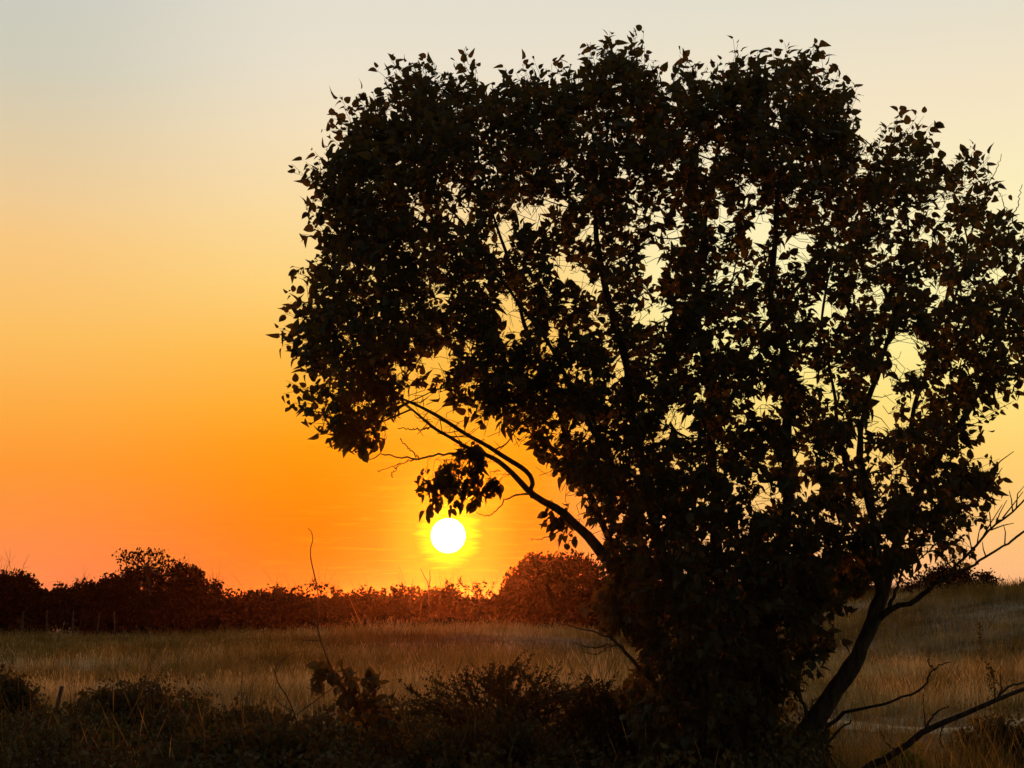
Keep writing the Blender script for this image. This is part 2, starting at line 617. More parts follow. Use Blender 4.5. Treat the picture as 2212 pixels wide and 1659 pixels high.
mb = MB()
grass_band(mb, 8.5, 20, 6200, 16, 0.0045, 0.42, 0.07)
grass_band(mb, 9.0, 13.5, 1500, 13, 0.0032, 0.78, 0.10)
grass_band(mb, 20, 38, 10500, 14, 0.0065, 0.38, 0.12)
grass_band(mb, 38, 56, 11000, 12, 0.010, 0.36, 0.20)
grass_band(mb, 56, 76, 11000, 11, 0.014, 0.34, 0.26)
grass = tag(mb.build('grass', M_GRASS), kind='stuff')
gv = np.concatenate(mb.v)
at_ = grass.data.attributes.new('straw_rim_light', 'FLOAT', 'POINT')
at_.data.foreach_set('value', straw_and_rim_light(gv[:, 0].astype(float), gv[:, 1].astype(float)).astype(np.float32))


# ------------------------------------------------------------------ shrubs
def inside_dome(n, c, w, dpt, h, z0, low=0.15, power=2.0):
    """random points filling a dome, denser near its shell"""
    out = []
    while len(out) < n:
        p = rng.uniform(-1, 1, (n, 3))
        p[:, 2] = rng.uniform(low, 1, n)
        r = np.abs(p[:, 0]) ** power + np.abs(p[:, 1]) ** power + np.abs(p[:, 2]) ** power
        k = (r < 1) & (rng.uniform(0, 1, n) < 0.25 + 0.75 * r)
        out += list(p[k])
    p = np.array(out[:n])
    return np.stack([c[0] + p[:, 0] * w / 2, c[1] + p[:, 1] * dpt / 2, z0 + p[:, 2] * h], -1)


def shrub(name, label, cat, u0, u1, vtop, d, group=None, mat=None, nt=260, per=7, leaf=0.05, tlen=0.22, stems=9, depth=None, rough=0.35,
          clump=0.9, tpl=None, stem_r=0.012, low=0.12, bare=0, power=2.0, up=0.5):
    mat = mat or M_BUSH
    uc = (u0 + u1) / 2
    c = at(uc, 1300, d)
    w = (u1 - u0) / F * d
    z0 = float(ground_z(c[0], c[1])) - 0.03
    top = float(at(uc, vtop, d)[2])
    h = max(top - z0, 0.2)
    dpt = depth or max(w * 0.6, 0.5)
    root = empty(name, (c[0], c[1], z0))
    tag(root, label, cat, group)
    # stems
    ends = inside_dome(stems, (c[0], c[1]), w * 0.85, dpt * 0.85, h * 0.9, z0, 0.45)
    st = MB()
    nodes = []
    for e in ends:
        b = np.array([c[0] + (e[0] - c[0]) * 0.18 + rng.normal(0, 0.03 * w), c[1] + (e[1] - c[1]) * 0.2, z0 - 0.05])
        mid = b + (e - b) * 0.5 + np.array([*rng.normal(0, 0.05 * w, 2), 0.10 * h])
        pts = spline([b, mid, e], 9)
        tube(st, pts, np.linspace(stem_r, stem_r * 0.3, 9), 5)
        nodes.append(pts[2:])
    nodes = np.concatenate(nodes)
    # clumpy twig ends
    P_ = inside_dome(nt * 2, (c[0], c[1]), w, dpt, h, z0, low, power)
    nz = vnoise(P_ / (rough * max(h, 0.3)) + rng.uniform(0, 50, 3), 5)
    P_ = P_[np.argsort(-nz * clump - rng.uniform(0, 1, len(P_)) * (1 - clump * 0.6))[:nt]]
    dd = ((P_[:, None] - nodes[None]) ** 2).sum(-1)
    k = dd.argmin(1)
    A = nodes[k]
    dist = np.sqrt(dd.min(1))[:, None]
    A = np.where(dist > tlen * 3, P_ + (A - P_) * (tlen * 3 / (dist + 1e-6)), A)
    outv = P_ - np.array([c[0], c[1], z0 + h * 0.35])
    outv /= np.linalg.norm(outv, axis=1, keepdims=True) + 1e-9
    tv = outv + np.array([0, 0, up]) + rng.normal(0, 0.55, outv.shape)
    tv /= np.linalg.norm(tv, axis=1, keepdims=True)
    L = tlen * rng.uniform(0.5, 1.35, (nt, 1))
    B = P_ + tv * L * 0.5
    sticks(st, A, P_ - tv * L * 0.5, stem_r * 0.35, stem_r * 0.22)
    sticks(st, P_ - tv * L * 0.5, B, stem_r * 0.22, stem_r * 0.10)
    if bare:
        Q = P_[np.argsort(-P_[:, 2])[:bare]]
        tip = Q + (rng.normal(0, 0.4, Q.shape) + np.array([0, 0, 1.0])) * tlen * rng.uniform(0.8, 2.0, (bare, 1))
        sticks(st, Q, tip, stem_r * 0.28, stem_r * 0.1, rng.normal(0, 0.05, Q.shape) * tlen)
        st_t = tip + rng.normal(0, 0.5, Q.shape) * tlen
        sticks(st, (Q + tip) / 2, st_t, stem_r * 0.18, stem_r * 0.08)
    st.build('stem', M_TWIG, root)
    # leaves along the twigs
    f = rng.uniform(0.0, 1.1, (nt, per, 1))
    pos = (P_ - tv * L * 0.5)[:, None] + (tv * L)[:, None] * f + rng.normal(0, leaf * 0.35, (nt, per, 3))
    n = nt * per
    pos = pos.reshape(n, 3)
    Y = np.repeat(tv, per, 0) * 0.6 + rand_unit(n) + np.array([0, 0, -0.15])
    rot = frames(Y, rand_unit(n))
    size = leaf * rng.uniform(0.6, 1.3, n)
    lm = MB()
    if tpl is None:
        scatter(lm, SMALL, pos, rot, size)
    else:
        which = rng.integers(0, len(tpl), n)
        for t_ in range(len(tpl)):
            s = which == t_
            scatter(lm, tpl[t_], pos[s], rot[s], size[s])
    fo = lm.build('foliage', mat, root)
    fo['kind'] = 'stuff'
    return root, c, w, h, z0


FG = 'scrub along the far edge of the field'
far_kw = dict(mat=M_FAR, leaf=0.17, tlen=0.42, stem_r=0.028, per=9, group=FG, power=2.8, low=0.05)
far = [
    (-70, 92, 1236, 'bushy dark scrub tree at the far left end of the treeline', 300, 14),
    (60, 270, 1260, 'low rounded scrub between the left edge and the tallest treeline tree', 260, 8),
    (190, 440, 1232, 'broad dark bush under the open crowned tree in the treeline', 420, 4),
    (325, 450, 1222, 'ragged shoulder of scrub right under the tallest treeline tree', 200, 8),
    (375, 520, 1262, 'lower sloping scrub just right of the tallest treeline tree', 200, 14),
    (465, 610, 1284, 'lowest scrub in the treeline where the orange sky dips', 150, 6),
    (545, 675, 1274, 'small flat scrub left of the spiky treeline bush', 150, 8),
    (705, 870, 1281, 'low dark scrub right of the spiky treeline bush', 190, 5),
    (780, 940, 1271, 'flat topped scrub left of the point below the sun', 200, 6),
    (880, 1020, 1276, 'low scrub directly below the sun', 170, 6),
]
for k, (u0, u1, vt, lab, nt, bare) in enumerate(far):
    shrub('scrub_bush', lab, 'bush', u0, u1, vt, 71 + (k % 3) * 1.2, nt=int(nt * 3.0), bare=bare, **far_kw)
shrub('scrub_bush', 'spiky dark bush with stiff tips behind the long wiry shoot', 'bush', 625, 745, 1266, 70.5, nt=300, bare=26, up=0.9, **far_kw)
shrub('scrub_bush', 'thin see-through bush with bare loops just right below the sun', 'bush', 925, 1090, 1256, 72, nt=150, bare=60, clump=0.5, **far_kw)
shrub('scrub_bush', 'large rounded dark bush between the sun and the tree trunk', 'bush', 1078, 1330, 1200, 69, nt=2300, bare=4, **far_kw)
shrub('scrub_bush', 'dark bush seen in slivers behind the lower left tree stems', 'bush', 1290, 1470, 1245, 71, nt=420, **far_kw)
shrub('scrub_bush', 'dark bush hidden behind the middle of the big tree', 'bush', 1450, 1700, 1262, 71, nt=420, **far_kw)
shrub('scrub_bush', 'dark bush behind the leaning right trunk', 'bush', 1690, 1930, 1262, 70, nt=420, **far_kw)
shrub('scrub_bush', 'spreading feathery bush on the grassy rise behind the bare branch', 'bush', 1960, 2160, 1216, 62, mat=M_FAR, leaf=0.13, tlen=0.45, stem_r=0.025, per=8,
      nt=420, bare=16, up=0.2, group=FG)
shrub('scrub_bush', 'dark bush cut by the right picture edge on the rise', 'bush', 2185, 2330, 1262, 60, mat=M_FAR, leaf=0.13, tlen=0.4, stem_r=0.025, per=8, nt=260, group=FG)

# the tallest treeline tree: short trunk, open leafy crown
c = at(320, 1300, 71)
zt = float(ground_z(c[0], c[1]))
tr = empty('treeline_tree', (c[0], c[1], zt))
tag(tr, 'tallest treeline tree with an open leafy crown above the scrub on the left', 'tree')
mb = MB()
tube(mb, spline([c * [1, 1, 0] + [0, 0, zt - 0.1], c * [1, 1, 0] + [0.15, 0, zt + 1.4], at(315, 1225, 71)], 10), np.linspace(0.11, 0.05, 10), 7)
mb.build('trunk', M_TWIG, tr)
mb, lm = MB(), MB()
tips = np.array([at(u, v_, 71 + rng.uniform(-1, 1)) for u, v_ in ((262, 1194), (268, 1210), (290, 1192), (282, 1203), (305, 1196), (318, 1191), (330, 1198), (345, 1197), (356, 1208), (372, 1212), (380, 1224),
                                                        (300, 1212), (322, 1210), (340, 1216), (360, 1226), (312, 1222), (285, 1222), (372, 1240), (392, 1236), (300, 1236), (335, 1232), (350, 1242))])
sticks(mb, np.broadcast_to(at(315, 1232, 71), tips.shape).copy(), tips, 0.035, 0.012, rng.normal(0, 0.12, tips.shape))
mb.build('branch', M_TWIG, tr)
n = len(tips) * 30
pos = np.repeat(tips, 30, 0) + rng.normal(0, 1, (n, 3)) * [0.18, 0.22, 0.08]
scatter(lm, SMALL, pos, frames(rand_unit(n), rand_unit(n)), rng.uniform(0.10, 0.20, n))
lm.build('crown', M_FAR, tr)['kind'] = 'stuff'

# continuous scrub mass behind them
mb = MB()
n = 85000
xx = rng.uniform(-75, 17, n)
yy = 76 + rng.uniform(-2, 5, n)
hmax = 1.45 + 0.6 * vnoise(np.stack([xx / 2.3, xx * 0], -1), 21) + 0.45 * vnoise(np.stack([xx / 0.7, xx * 0], -1), 22) - 0.35 * sstep(xx, -19, -13) * sstep(xx, 2, -4)
zz = ground_z(xx, yy) + hmax * np.sqrt(rng.uniform(0, 1, n))
scatter(mb, SMALL, np.stack([xx, yy, zz], -1), frames(rand_unit(n), rand_unit(n)), rng.uniform(0.14, 0.32, n))
tag(mb.build('scrubland', M_FAR), kind='stuff')


# ------------------------------------------------------------------ the big tree
D0 = 11.0
mpp = D0 / F


def poly_in(poly, p):
    x, y = p[:, 0], p[:, 1]
    q = np.asarray(poly, float)
    r = np.zeros(len(p), bool)
    a, b = q, np.roll(q, -1, 0)
    for (x1, y1), (x2, y2) in zip(a, b):
        c_ = ((y1 > y) != (y2 > y))
        xi = (x2 - x1) * (y - y1) / ((y2 - y1) if y2 != y1 else 1e-9) + x1
        r ^= c_ & (x < xi)
    return r


def poly_dist(poly, p):
    q = np.asarray(poly, float)
    best = np.full(len(p), 1e9)
    for a, b in zip(q, np.roll(q, -1, 0)):
        ab = b - a
        t = np.clip(((p - a) @ ab) / (ab @ ab + 1e-9), 0, 1)
        best = np.minimum(best, np.linalg.norm(p - (a + t[:, None] * ab), axis=1))
    return best


CROWN = [(720, 960), (705, 900), (665, 870), (650, 800), (630, 745), (625, 700), (668, 650), (650, 600), (685, 545), (705, 500), (690, 440), (665, 385), (700, 350),
         (725, 310), (765, 250), (800, 240), (840, 200), (850, 165), (900, 160), (950, 158), (1000, 152), (1050, 172), (1120, 168), (1170, 165), (1225, 165), (1275, 125), (1320, 105), (1380, 108),
         (1390, 150), (1430, 170), (1490, 163), (1550, 190), (1575, 145), (1600, 125), (1660, 143), (1720, 112), (1770, 135), (1785, 190), (1825, 205), (1845, 270), (1890, 315), (1930, 262),
         (1960, 285), (2005, 300), (2030, 340), (2100, 355), (2110, 410), (2140, 440), (2165, 490), (2230, 490), (2330, 560), (2340, 760), (2230, 845), (2160, 850), (2110, 915), (2075, 985),
         (2100, 1010), (2140, 1030), (2110, 1075), (2100, 1130), (2050, 1175), (2000, 1210), (1960, 1240), (1900, 1262), (1842, 1300), (1816, 1385), (1772, 1440), (1715, 1510), (1662, 1600), (1640, 1720),
         (1340, 1720), (1365, 1600), (1335, 1500), (1372, 1420), (1325, 1370), (1268, 1320), (1290, 1200), (1300, 1180), (1240, 1090), (1190, 1020), (1120, 950), (1040, 930), (990, 880), (900, 838), (868, 880),
         (850, 960), (820, 985), (775, 985)]
HANG = [(905, 1001), (960, 966), (1010, 951), (1060, 991), (1030, 1011), (1062, 1023), (1080, 1051), (1050, 1073), (1030, 1106), (985, 1091), (960, 1091), (930, 1096), (920, 1071), (902, 1051)]
HANG2 = [(1180, 1080), (1225, 1110), (1235, 1160), (1215, 1175), (1190, 1145)]
SPRIG = [(2080, 1000), (2125, 985), (2160, 1020), (2150, 1060), (2090, 1085)]
HOLES = [(1090, 512, 24, 46, .98), (1150, 465, 44, 28, .93), (1412, 570, 32, 52, .98), (1102, 690, 30, 48, .97), (945, 790, 42, 34, .98), (1228, 592, 40, 26, .9), (1275, 500, 24, 30, .85),
         (1000, 478, 26, 20, .7), (1530, 352, 28, 26, .95), (1640, 500, 32, 46, .9), (1735, 540, 22, 52, .97), (1620, 420, 16, 32, .9), (1460, 895, 26, 24, .95), (1650, 872, 36, 22, .98), (1778, 670, 32, 32, .95),
         (1902, 880, 32, 72, .98), (1955, 760, 46, 42, .97), (1848, 955, 16, 40, .9), (1290, 700, 26, 26, .8), (1340, 800, 18, 34, .9), (1020, 750, 16, 14, .7), (1390, 690, 22, 22, .7), (1640, 1080, 34, 20, .9),
         (1770, 1190, 18, 22, .95), (1838, 1200, 24, 18, .95), (985, 900, 30, 14, .6), (1100, 965, 40, 22, .8), (1270, 940, 18, 22, .8), (1900, 650, 16, 26, .8), (1280, 620, 24, 20, .7), (1230, 660, 20, 20, .6),
         (1560, 480, 20, 40, .6), (1580, 600, 30, 30, .55), (1690, 560, 18, 50, .6), (960, 640, 24, 14, .6), (910, 470, 20, 16, .5), (1150, 1010, 24, 34, .8), (1280, 1065, 18, 26, .6), (1545, 1170, 14, 20, .6),
         (1740, 800, 20, 40, .7), (1800, 840, 14, 60, .6), (2010, 620, 22, 24, .6), (2090, 620, 18, 20, .6), (2150, 590, 24, 22, .6), (2040, 440, 30, 26, .6), (1560, 1250, 12, 12, .7), (1300, 1130, 18, 20, .7),
         (1420, 470, 16, 28, .6), (850, 560, 20, 10, .6), (870, 800, 20, 14, .6), (1800, 1330, 18, 26, .5), (1960, 900, 16, 22, .5), (1900, 980, 30, 12, .4), (1230, 800, 14, 18, .6), (1510, 700, 18, 14, .5), (1200, 720, 20, 14, .5)]


HOLES = [(a_, b_, c_ * 0.86, d_ * 0.86, e_) for a_, b_, c_, d_, e_ in HOLES]


def limb_pts(rows, n=26, slim=1.0):
    """rows of u, v, depth, width in picture units"""
    s = spline(rows, n)
    return at(s[:, 0], s[:, 1], s[:, 2]), s[:, 3] * s[:, 2] / F / 2 * slim


base = at(1650, 1790, D0)
base[2] = float(ground_z(base[0], base[1]))
tree = empty('shrubby_tree', base)
tag(tree, 'big leafy many-stemmed tree silhouetted against the sunset at the right', 'tree')

LIMBS = [
    [(1640, 1800, 11, 74), (1540, 1600, 10.95, 60), (1420, 1380, 10.9, 50), (1300, 1190, 10.85, 40), (1223, 1117, 10.8, 31), (1137, 1062, 10.8, 24), (1082, 1003, 10.8, 17), (1024, 975, 10.8, 14), (966, 945, 10.8, 12), (928, 922, 10.8, 11), (886, 883, 10.8, 8), (835, 830, 10.8, 6), (770, 760, 10.8, 4)],
    [(1150, 1075, 10.8, 17), (1134, 1020, 10.75, 17), (1069, 976, 10.7, 16), (1000, 935, 10.7, 14), (931, 893, 10.65, 12), (870, 862, 10.6, 9), (807, 832, 10.5, 7), (740, 760, 10.45, 5), (700, 660, 10.4, 3)],
    [(1640, 1800, 11, 58), (1510, 1480, 10.8, 42), (1440, 1220, 10.6, 34), (1380, 960, 10.4, 28), (1330, 720, 10.3, 22), (1290, 480, 10.2, 14), (1310, 250, 10.1, 6)],
    [(1650, 1800, 11, 60), (1580, 1420, 11.2, 44), (1545, 1150, 11.4, 34), (1530, 900, 11.6, 27), (1515, 640, 11.7, 20), (1530, 400, 11.8, 12), (1590, 190, 11.9, 5)],
    [(1665, 1800, 11, 58), (1660, 1420, 10.7, 40), (1690, 1150, 10.5, 32), (1700, 900, 10.4, 27), (1675, 650, 10.3, 22), (1682, 420, 10.2, 13), (1700, 190, 10.1, 5)],
    [(1640, 1740, 11, 66), (1700, 1645, 10.95, 60), (1790, 1500, 10.9, 54), (1850, 1395, 10.9, 48), (1900, 1285, 10.9, 40), (1940, 1180, 11, 30), (1985, 1080, 11.1, 27), (2020, 1000, 11.2, 24), (2070, 920, 11.3, 20), (2110, 840, 11.3, 14), (2160, 690, 11.4, 8), (2180, 560, 11.4, 4)],
    [(1903, 1280, 10.9, 30), (1885, 1150, 10.8, 26), (1862, 1010, 10.7, 22), (1872, 880, 10.6, 17), (1915, 740, 10.5, 14), (1955, 600, 10.4, 10), (1950, 400, 10.3, 5)],
    [(1400, 1330, 10.9, 24), (1290, 1100, 11.3, 20), (1210, 900, 11.6, 16), (1120, 640, 11.8, 11), (1050, 400, 11.9, 7), (1010, 220, 12, 4)],
    [(1440, 1210, 10.6, 20), (1330, 1010, 10.2, 17), (1200, 780, 9.9, 13), (1060, 560, 9.8, 9), (930, 380, 9.8, 5), (880, 230, 9.8, 3)],
    [(1535, 960, 11.6, 18), (1620, 760, 11.9, 15), (1760, 560, 12.1, 11), (1820, 400, 12.2, 7), (1800, 240, 12.2, 4)],
    [(1985, 1080, 11.1, 18), (1970, 900, 11.4, 14), (2040, 700, 11.7, 10), (2090, 540, 11.8, 6), (2060, 400, 11.8, 3)],
    [(1580, 1420, 11.2, 22), (1770, 1240, 11.5, 18), (1835, 1060, 11.7, 14), (1800, 860, 11.8, 10), (1780, 620, 11.8, 7), (1860, 420, 11.8, 3)],
    [(1130, 640, 11.8, 8), (1000, 560, 11.6, 6), (850, 480, 11.4, 5), (720, 420, 11.3, 3)],
]
nodes, nrad = [], []
for li, rows in enumerate(LIMBS):
    mb = MB()
    pts, rad = limb_pts(rows, 48, 0.64 if li < 2 else 0.72)
    wob = np.stack([vnoise(np.stack([pts[:, 2] * 2.2 + 7 * k, pts[:, 0] * 1.3], -1), 30 + k) - 0.5 for k in range(3)], -1) * 0.07
    wob += np.stack([vnoise(np.stack([pts[:, 2] * 9 + 5 * k, pts[:, 0] * 6], -1), 40 + k) - 0.5 for k in range(3)], -1) * 0.022
    wob[:3] = 0
    rad = rad * (0.86 + 0.3 * vnoise(np.stack([pts[:, 2] * 11, pts[:, 0] * 5], -1), 44))
    pts = pts + wob * np.array([1, 1, 0.3])
    tube(mb, pts, np.maximum(rad, 0.004), 9)
    mb.build('limb', M_BARK, tree, smooth=True)
    cut = 27 if rows[1][0] == 1700 else 11
    nodes.append(pts[cut:])
    nrad.append(rad[cut:])

BARE = [
    [(1888, 1345, 10.9, 20), (1920, 1319, 10.8, 16), (1977, 1296, 10.7, 14), (2010, 1269, 10.6, 13), (2050, 1246, 10.5, 11), (2070, 1219, 10.5, 8), (2140, 1143, 10.4, 6), (2187, 1106, 10.4, 5), (2260, 1030, 10.4, 3)],
    [(2042, 1250, 10.5, 9), (2100, 1223, 10.4, 7), (2170, 1176, 10.3, 6), (2212, 1149, 10.3, 6), (2290, 1090, 10.2, 3)],
    [(1915, 1320, 10.85, 13), (1930, 1290, 10.85, 10), (1948, 1240, 10.9, 7), (1965, 1190, 10.9, 4)],
    [(1770, 1575, 10.9, 11), (1840, 1536, 10.7, 9), (1920, 1516, 10.5, 7), (1993, 1486, 10.4, 6), (2010, 1456, 10.4, 5), (2023, 1443, 10.4, 4), (2053, 1429, 10.4, 2.5)],
    [(2020, 1447, 10.4, 3.5), (2005, 1432, 10.4, 2.5), (2008, 1418, 10.4, 1.5)],
    [(1520, 1600, 10.6, 14), (1420, 1485, 10.4, 11), (1353, 1413, 10.3, 9), (1320, 1379, 10.3, 7), (1277, 1363, 10.3, 5), (1230, 1353, 10.3, 3.5), (1200, 1346, 10.3, 2)],
    [(1356, 1416, 10.3, 6), (1340, 1396, 10.3, 5), (1290, 1398, 10.25, 4), (1253, 1394, 10.2, 2.5), (1240, 1388, 10.2, 2)],
    [(1322, 1381, 10.3, 5), (1290, 1350, 10.35, 4), (1255, 1335, 10.4, 2.5)],
    [(1320, 1395, 10.3, 3), (1290, 1412, 10.3, 2.5), (1262, 1408, 10.3, 1.8)],
    [(1024, 975, 10.8, 8), (948, 983, 10.75, 6), (897, 990, 10.7, 5), (828, 984, 10.7, 3.5), (787, 996, 10.7, 2)],
    [(905, 990, 10.7, 4), (880, 965, 10.7, 2.5), (862, 945, 10.7, 1.8)],
    [(900, 990, 10.7, 4), (870, 1000, 10.7, 2.5), (815, 1018, 10.7, 2)],
    [(866, 1001, 10.7, 2.5), (850, 1018, 10.7, 2), (846, 1032, 10.7, 1.5)],
    [(1150, 1066, 10.8, 7), (1102, 1074, 10.8, 4.5), (1075, 1100, 10.8, 3), (1060, 1112, 10.8, 2.5), (1030, 1110, 10.8, 1.8)],
    [(1225, 1140, 10.8, 5), (1190, 1155, 10.7, 3.5), (1165, 1166, 10.7, 2.5), (1145, 1163, 10.7, 1.8)],
    [(928, 924, 10.8, 5), (905, 928, 10.8, 3.5), (860, 925, 10.8, 2)],
    [(1680, 1700, 10.8, 18), (1740, 1660, 10.7, 13), (1800, 1590, 10.6, 8), (1840, 1555, 10.6, 4)],
    [(1745, 1572, 10.9, 14), (1738, 1530, 10.9, 10), (1722, 1500, 10.9, 6)],
    [(2080, 560, 11.8, 6), (2110, 470, 11.7, 4), (2125, 430, 11.7, 3), (2150, 370, 11.7, 2), (2165, 335, 11.7, 1.5)],
    [(2128, 425, 11.7, 3), (2133, 395, 11.7, 2), (2128, 370, 11.7, 1.5)],
    [(2170, 560, 11.4, 5), (2182, 480, 11.4, 3.5), (2200, 440, 11.4, 2.5), (2206, 400, 11.4, 1.8)],
    [(2182, 480, 11.4, 3), (2165, 430, 11.4, 2), (2150, 405, 11.4, 1.5)],
    [(2100, 480, 11.7, 3.5), (2060, 420, 11.7, 2.2), (2045, 380, 11.7, 1.5)],
]
for rows in BARE:
    mb = MB()
    pts, rad = limb_pts(rows, 24, 0.85)
    pts = pts + rng.normal(0, 0.005, pts.shape)
    tube(mb, pts, np.maximum(rad, 0.0022), 6)
    mb.build('branch', M_BARK, tree, smooth=True)
# side shoots on the bare right-hand branches
fine = MB()
sh = [(2070, 1219, 2050, 1190), (2110, 1178, 2120, 1130), (2140, 1143, 2133, 1085), (2150, 1134, 2175, 1080), (2165, 1120, 2210, 1062), (2140, 1145, 2190, 1130), (2100, 1190, 2092, 1150), (2120, 1165, 2165, 1090),
      (2170, 1176, 2168, 1135), (2130, 1203, 2122, 1170), (2187, 1104, 2180, 1060), (2195, 1098, 2212, 1050), (2060, 1232, 2035, 1205), (2153, 1512, 2172, 1482), (2010, 1269, 1996, 1240), (2112, 1085, 2140, 1020), (2130, 1060, 2165, 1010),
      (2140, 1020, 2190, 975), (2150, 1010, 2140, 985)]
A = np.array([at(a, b, 10.45) for a, b, c_, d_ in sh])
B = np.array([at(c_, d_, 10.4) for a, b, c_, d_ in sh])
sticks(fine, A, B, 0.006, 0.0025, rng.normal(0, 0.012, A.shape))

# bare little twigs off the exposed limbs
for li, cnt, k0, k1 in ((0, 26, 14, 44), (1, 20, 4, 40), (5, 12, 2, 20), (7, 20, 5, 40), (6, 16, 5, 40)):
    lp = nodes[li]
    st_ = lp[rng.integers(min(k0, len(lp) - 2), min(k1, len(lp)), cnt)]
    dr = rng.normal(0, 1, (cnt, 3)) * [1, 0.6, 1] + np.array([-0.2, 0, 0.25])
    dr /= np.linalg.norm(dr, axis=1, keepdims=True)
    e_ = st_ + dr * rng.uniform(0.06, 0.22, (cnt, 1))
    sticks(fine, st_, e_, 0.0042, 0.002, rng.normal(0, 0.02, e_.shape))
    m2 = st_ + (e_ - st_) * rng.uniform(0.4, 0.8, (cnt, 1))
    sticks(fine, m2, m2 + rng.normal(0, 0.07, e_.shape), 0.0024, 0.0014)
NODES = np.concatenate(nodes)
NRAD = np.concatenate(nrad)


def crown_points(poly, n, floor=0.0, thick=1.75, inset=0):
    q = np.asarray(poly)
    lo, hi = q.min(0), q.max(0)
    out, dep = [], []
    got = 0
    while got < n:
        p = rng.uniform(lo, hi, (n * 2, 2))
        p = p[poly_in(poly, p)]
        ed = poly_dist(poly, p)
        hd = thick * np.sqrt(np.clip(1 - (1 - np.clip(ed / 330, 0, 1)) ** 2, 0.015, 1))
        z = rng.uniform(-1, 1, len(p)) * hd
        w = 0.42 + 0.60 * (vnoise(np.concatenate([p / 62, z[:, None] * 2.2], 1), 41) - 0.5) + 0.5 * (vnoise(p / 30, 42) - 0.5)
        w = w + 0.26 * sstep(p[:, 0], 1020, 800) + 0.24 * sstep(p[:, 1], 440, 300) + 0.30 * sstep(p[:, 1], 1050, 1300)
        w = w + 0.10 * np.exp(-((p[:, 0] - 1300) / 330) ** 2 - ((p[:, 1] - 960) / 260) ** 2) + 0.14 * np.exp(-((p[:, 0] - 1010) / 90) ** 2 - ((p[:, 1] - 690) / 70) ** 2)
        w = np.clip(w, floor, 1)
        for (hu, hv, ru, rv, s) in HOLES:
            r = ((p[:, 0] - hu) / (ru + 5)) ** 2 + ((p[:, 1] - hv) / (rv + 5)) ** 2
            w = np.where(r < 1, w * (1 - s), w)
        w = np.where(ed < inset, 0, w)
        k = rng.uniform(0, 1, len(p)) < w
        out.append(p[k])
        dep.append(z[k])
        got += k.sum()
    p = np.concatenate(out)[:n]
    z = np.concatenate(dep)[:n]
    return p, z


# second-order branches
p2, z2 = crown_points(CROWN, 170, 0.1, 1.5)
order = np.argsort(-p2[:, 1])
allnodes = NODES.copy()
side = MB()
for k in order:
    e = at(p2[k, 0], p2[k, 1], D0 + z2[k])
    dv = e - allnodes
    cost = np.linalg.norm(dv, axis=1) + 0.9 * np.clip(-(dv[:, 2]) + 0.1, 0, 9)
    b = allnodes[cost.argmin()]
    ln = np.linalg.norm(e - b)
    if ln < 0.12:
        continue
    mid = (b + e) / 2 + rng.normal(0, 0.05, 3) * ln + np.array([0, 0, -0.06 * ln])
    pts = spline([b, mid, e], 8)
    r0 = 0.0045 + 0.005 * min(ln, 1.5)
    tube(side, pts, np.linspace(r0, 0.0035, 8), 5)
    allnodes = np.concatenate([allnodes, pts[2:]])

# leafy twigs
NTW = 7000
sets = [(CROWN, NTW, 1.75), (HANG, 46, 0.3), (HANG2, 7, 0.15), (SPRIG, 9, 0.15)]
PS, ZS = [], []
for poly, n, th in sets:
    p, z = crown_points(poly, n, 0.05, th, 22 if poly is CROWN else 0)
    PS.append(p)
    ZS.append(z)
# extra sprigs just outside the outline, so the edge is ragged
q = np.asarray(CROWN[:62], float)
NSP = 260
seg = rng.integers(0, 61, NSP)
tt = rng.uniform(0, 1, (NSP, 1))
ep = q[seg] * (1 - tt) + q[seg + 1] * tt + rng.normal(0, 10, (NSP, 2))
PS.append(ep)
ZS.append(rng.uniform(-0.35, 0.35, NSP))
p = np.concatenate(PS)
z = np.concatenate(ZS)
E = at(p[:, 0], p[:, 1], D0 + z)
nt = len(E)
A = np.empty_like(E)
for s in range(0, nt, 500):
    dd = E[s:s + 500, None] - allnodes[None]
    cost = (dd ** 2).sum(-1) + np.clip(-dd[..., 2], 0, 9) * 0.12
    A[s:s + 500] = allnodes[cost.argmin(1)]
dv = E - A
ln = np.linalg.norm(dv, axis=1, keepdims=True)
A = np.where(ln > 0.2, E - dv * (0.2 / (ln + 1e-6)), A)
cen = at(1450, 1000, D0)
out = E - cen
out /= np.linalg.norm(out, axis=1, keepdims=True)
tv = dv / (ln + 1e-6) * 0.5 + out * 0.6 + rng.normal(0, 0.4, E.shape) + np.array([0, 0, 0.35]) * sstep(E[:, 2:3], 2.0, 4.5)
hang = np.concatenate([np.zeros(NTW), np.ones(62), np.zeros(NSP)])[:, None]
tv = tv * (1 - hang * 0.6) + np.array([0, 0, -0.8]) * hang
tv /= np.linalg.norm(tv, axis=1, keepdims=True)
L = rng.uniform(0.10, 0.22, (nt, 1)) * np.where(hang > 0, 0.7, 1)
spr = np.arange(nt)[:, None] >= nt - NSP
flat = out * np.array([1, 0.3, 1])
flat = flat / np.linalg.norm(flat, axis=1, keepdims=True) + rng.normal(0, 0.3, E.shape)
tv = np.where(spr, flat / np.linalg.norm(flat, axis=1, keepdims=True), tv)
L = np.where(spr, rng.uniform(0.12, 0.28, (nt, 1)), L)
S0 = E - tv * L * 0.55
S1 = E + tv * L * 0.45
keep = np.ones(nt, bool)
for (hu, hv, ru, rv, st_) in HOLES:
    keep &= ~((((p[:, 0] - hu) / (ru + 8)) ** 2 + ((p[:, 1] - hv) / (rv + 8)) ** 2 < 1) & (rng.uniform(0, 1, nt) < 0.75))
sticks(fine, A[keep], S0[keep], 0.0026, 0.0018, rng.normal(0, 0.04, (keep.sum(), 3)))
sticks(fine, S0[keep], S1[keep], 0.0022, 0.0013)
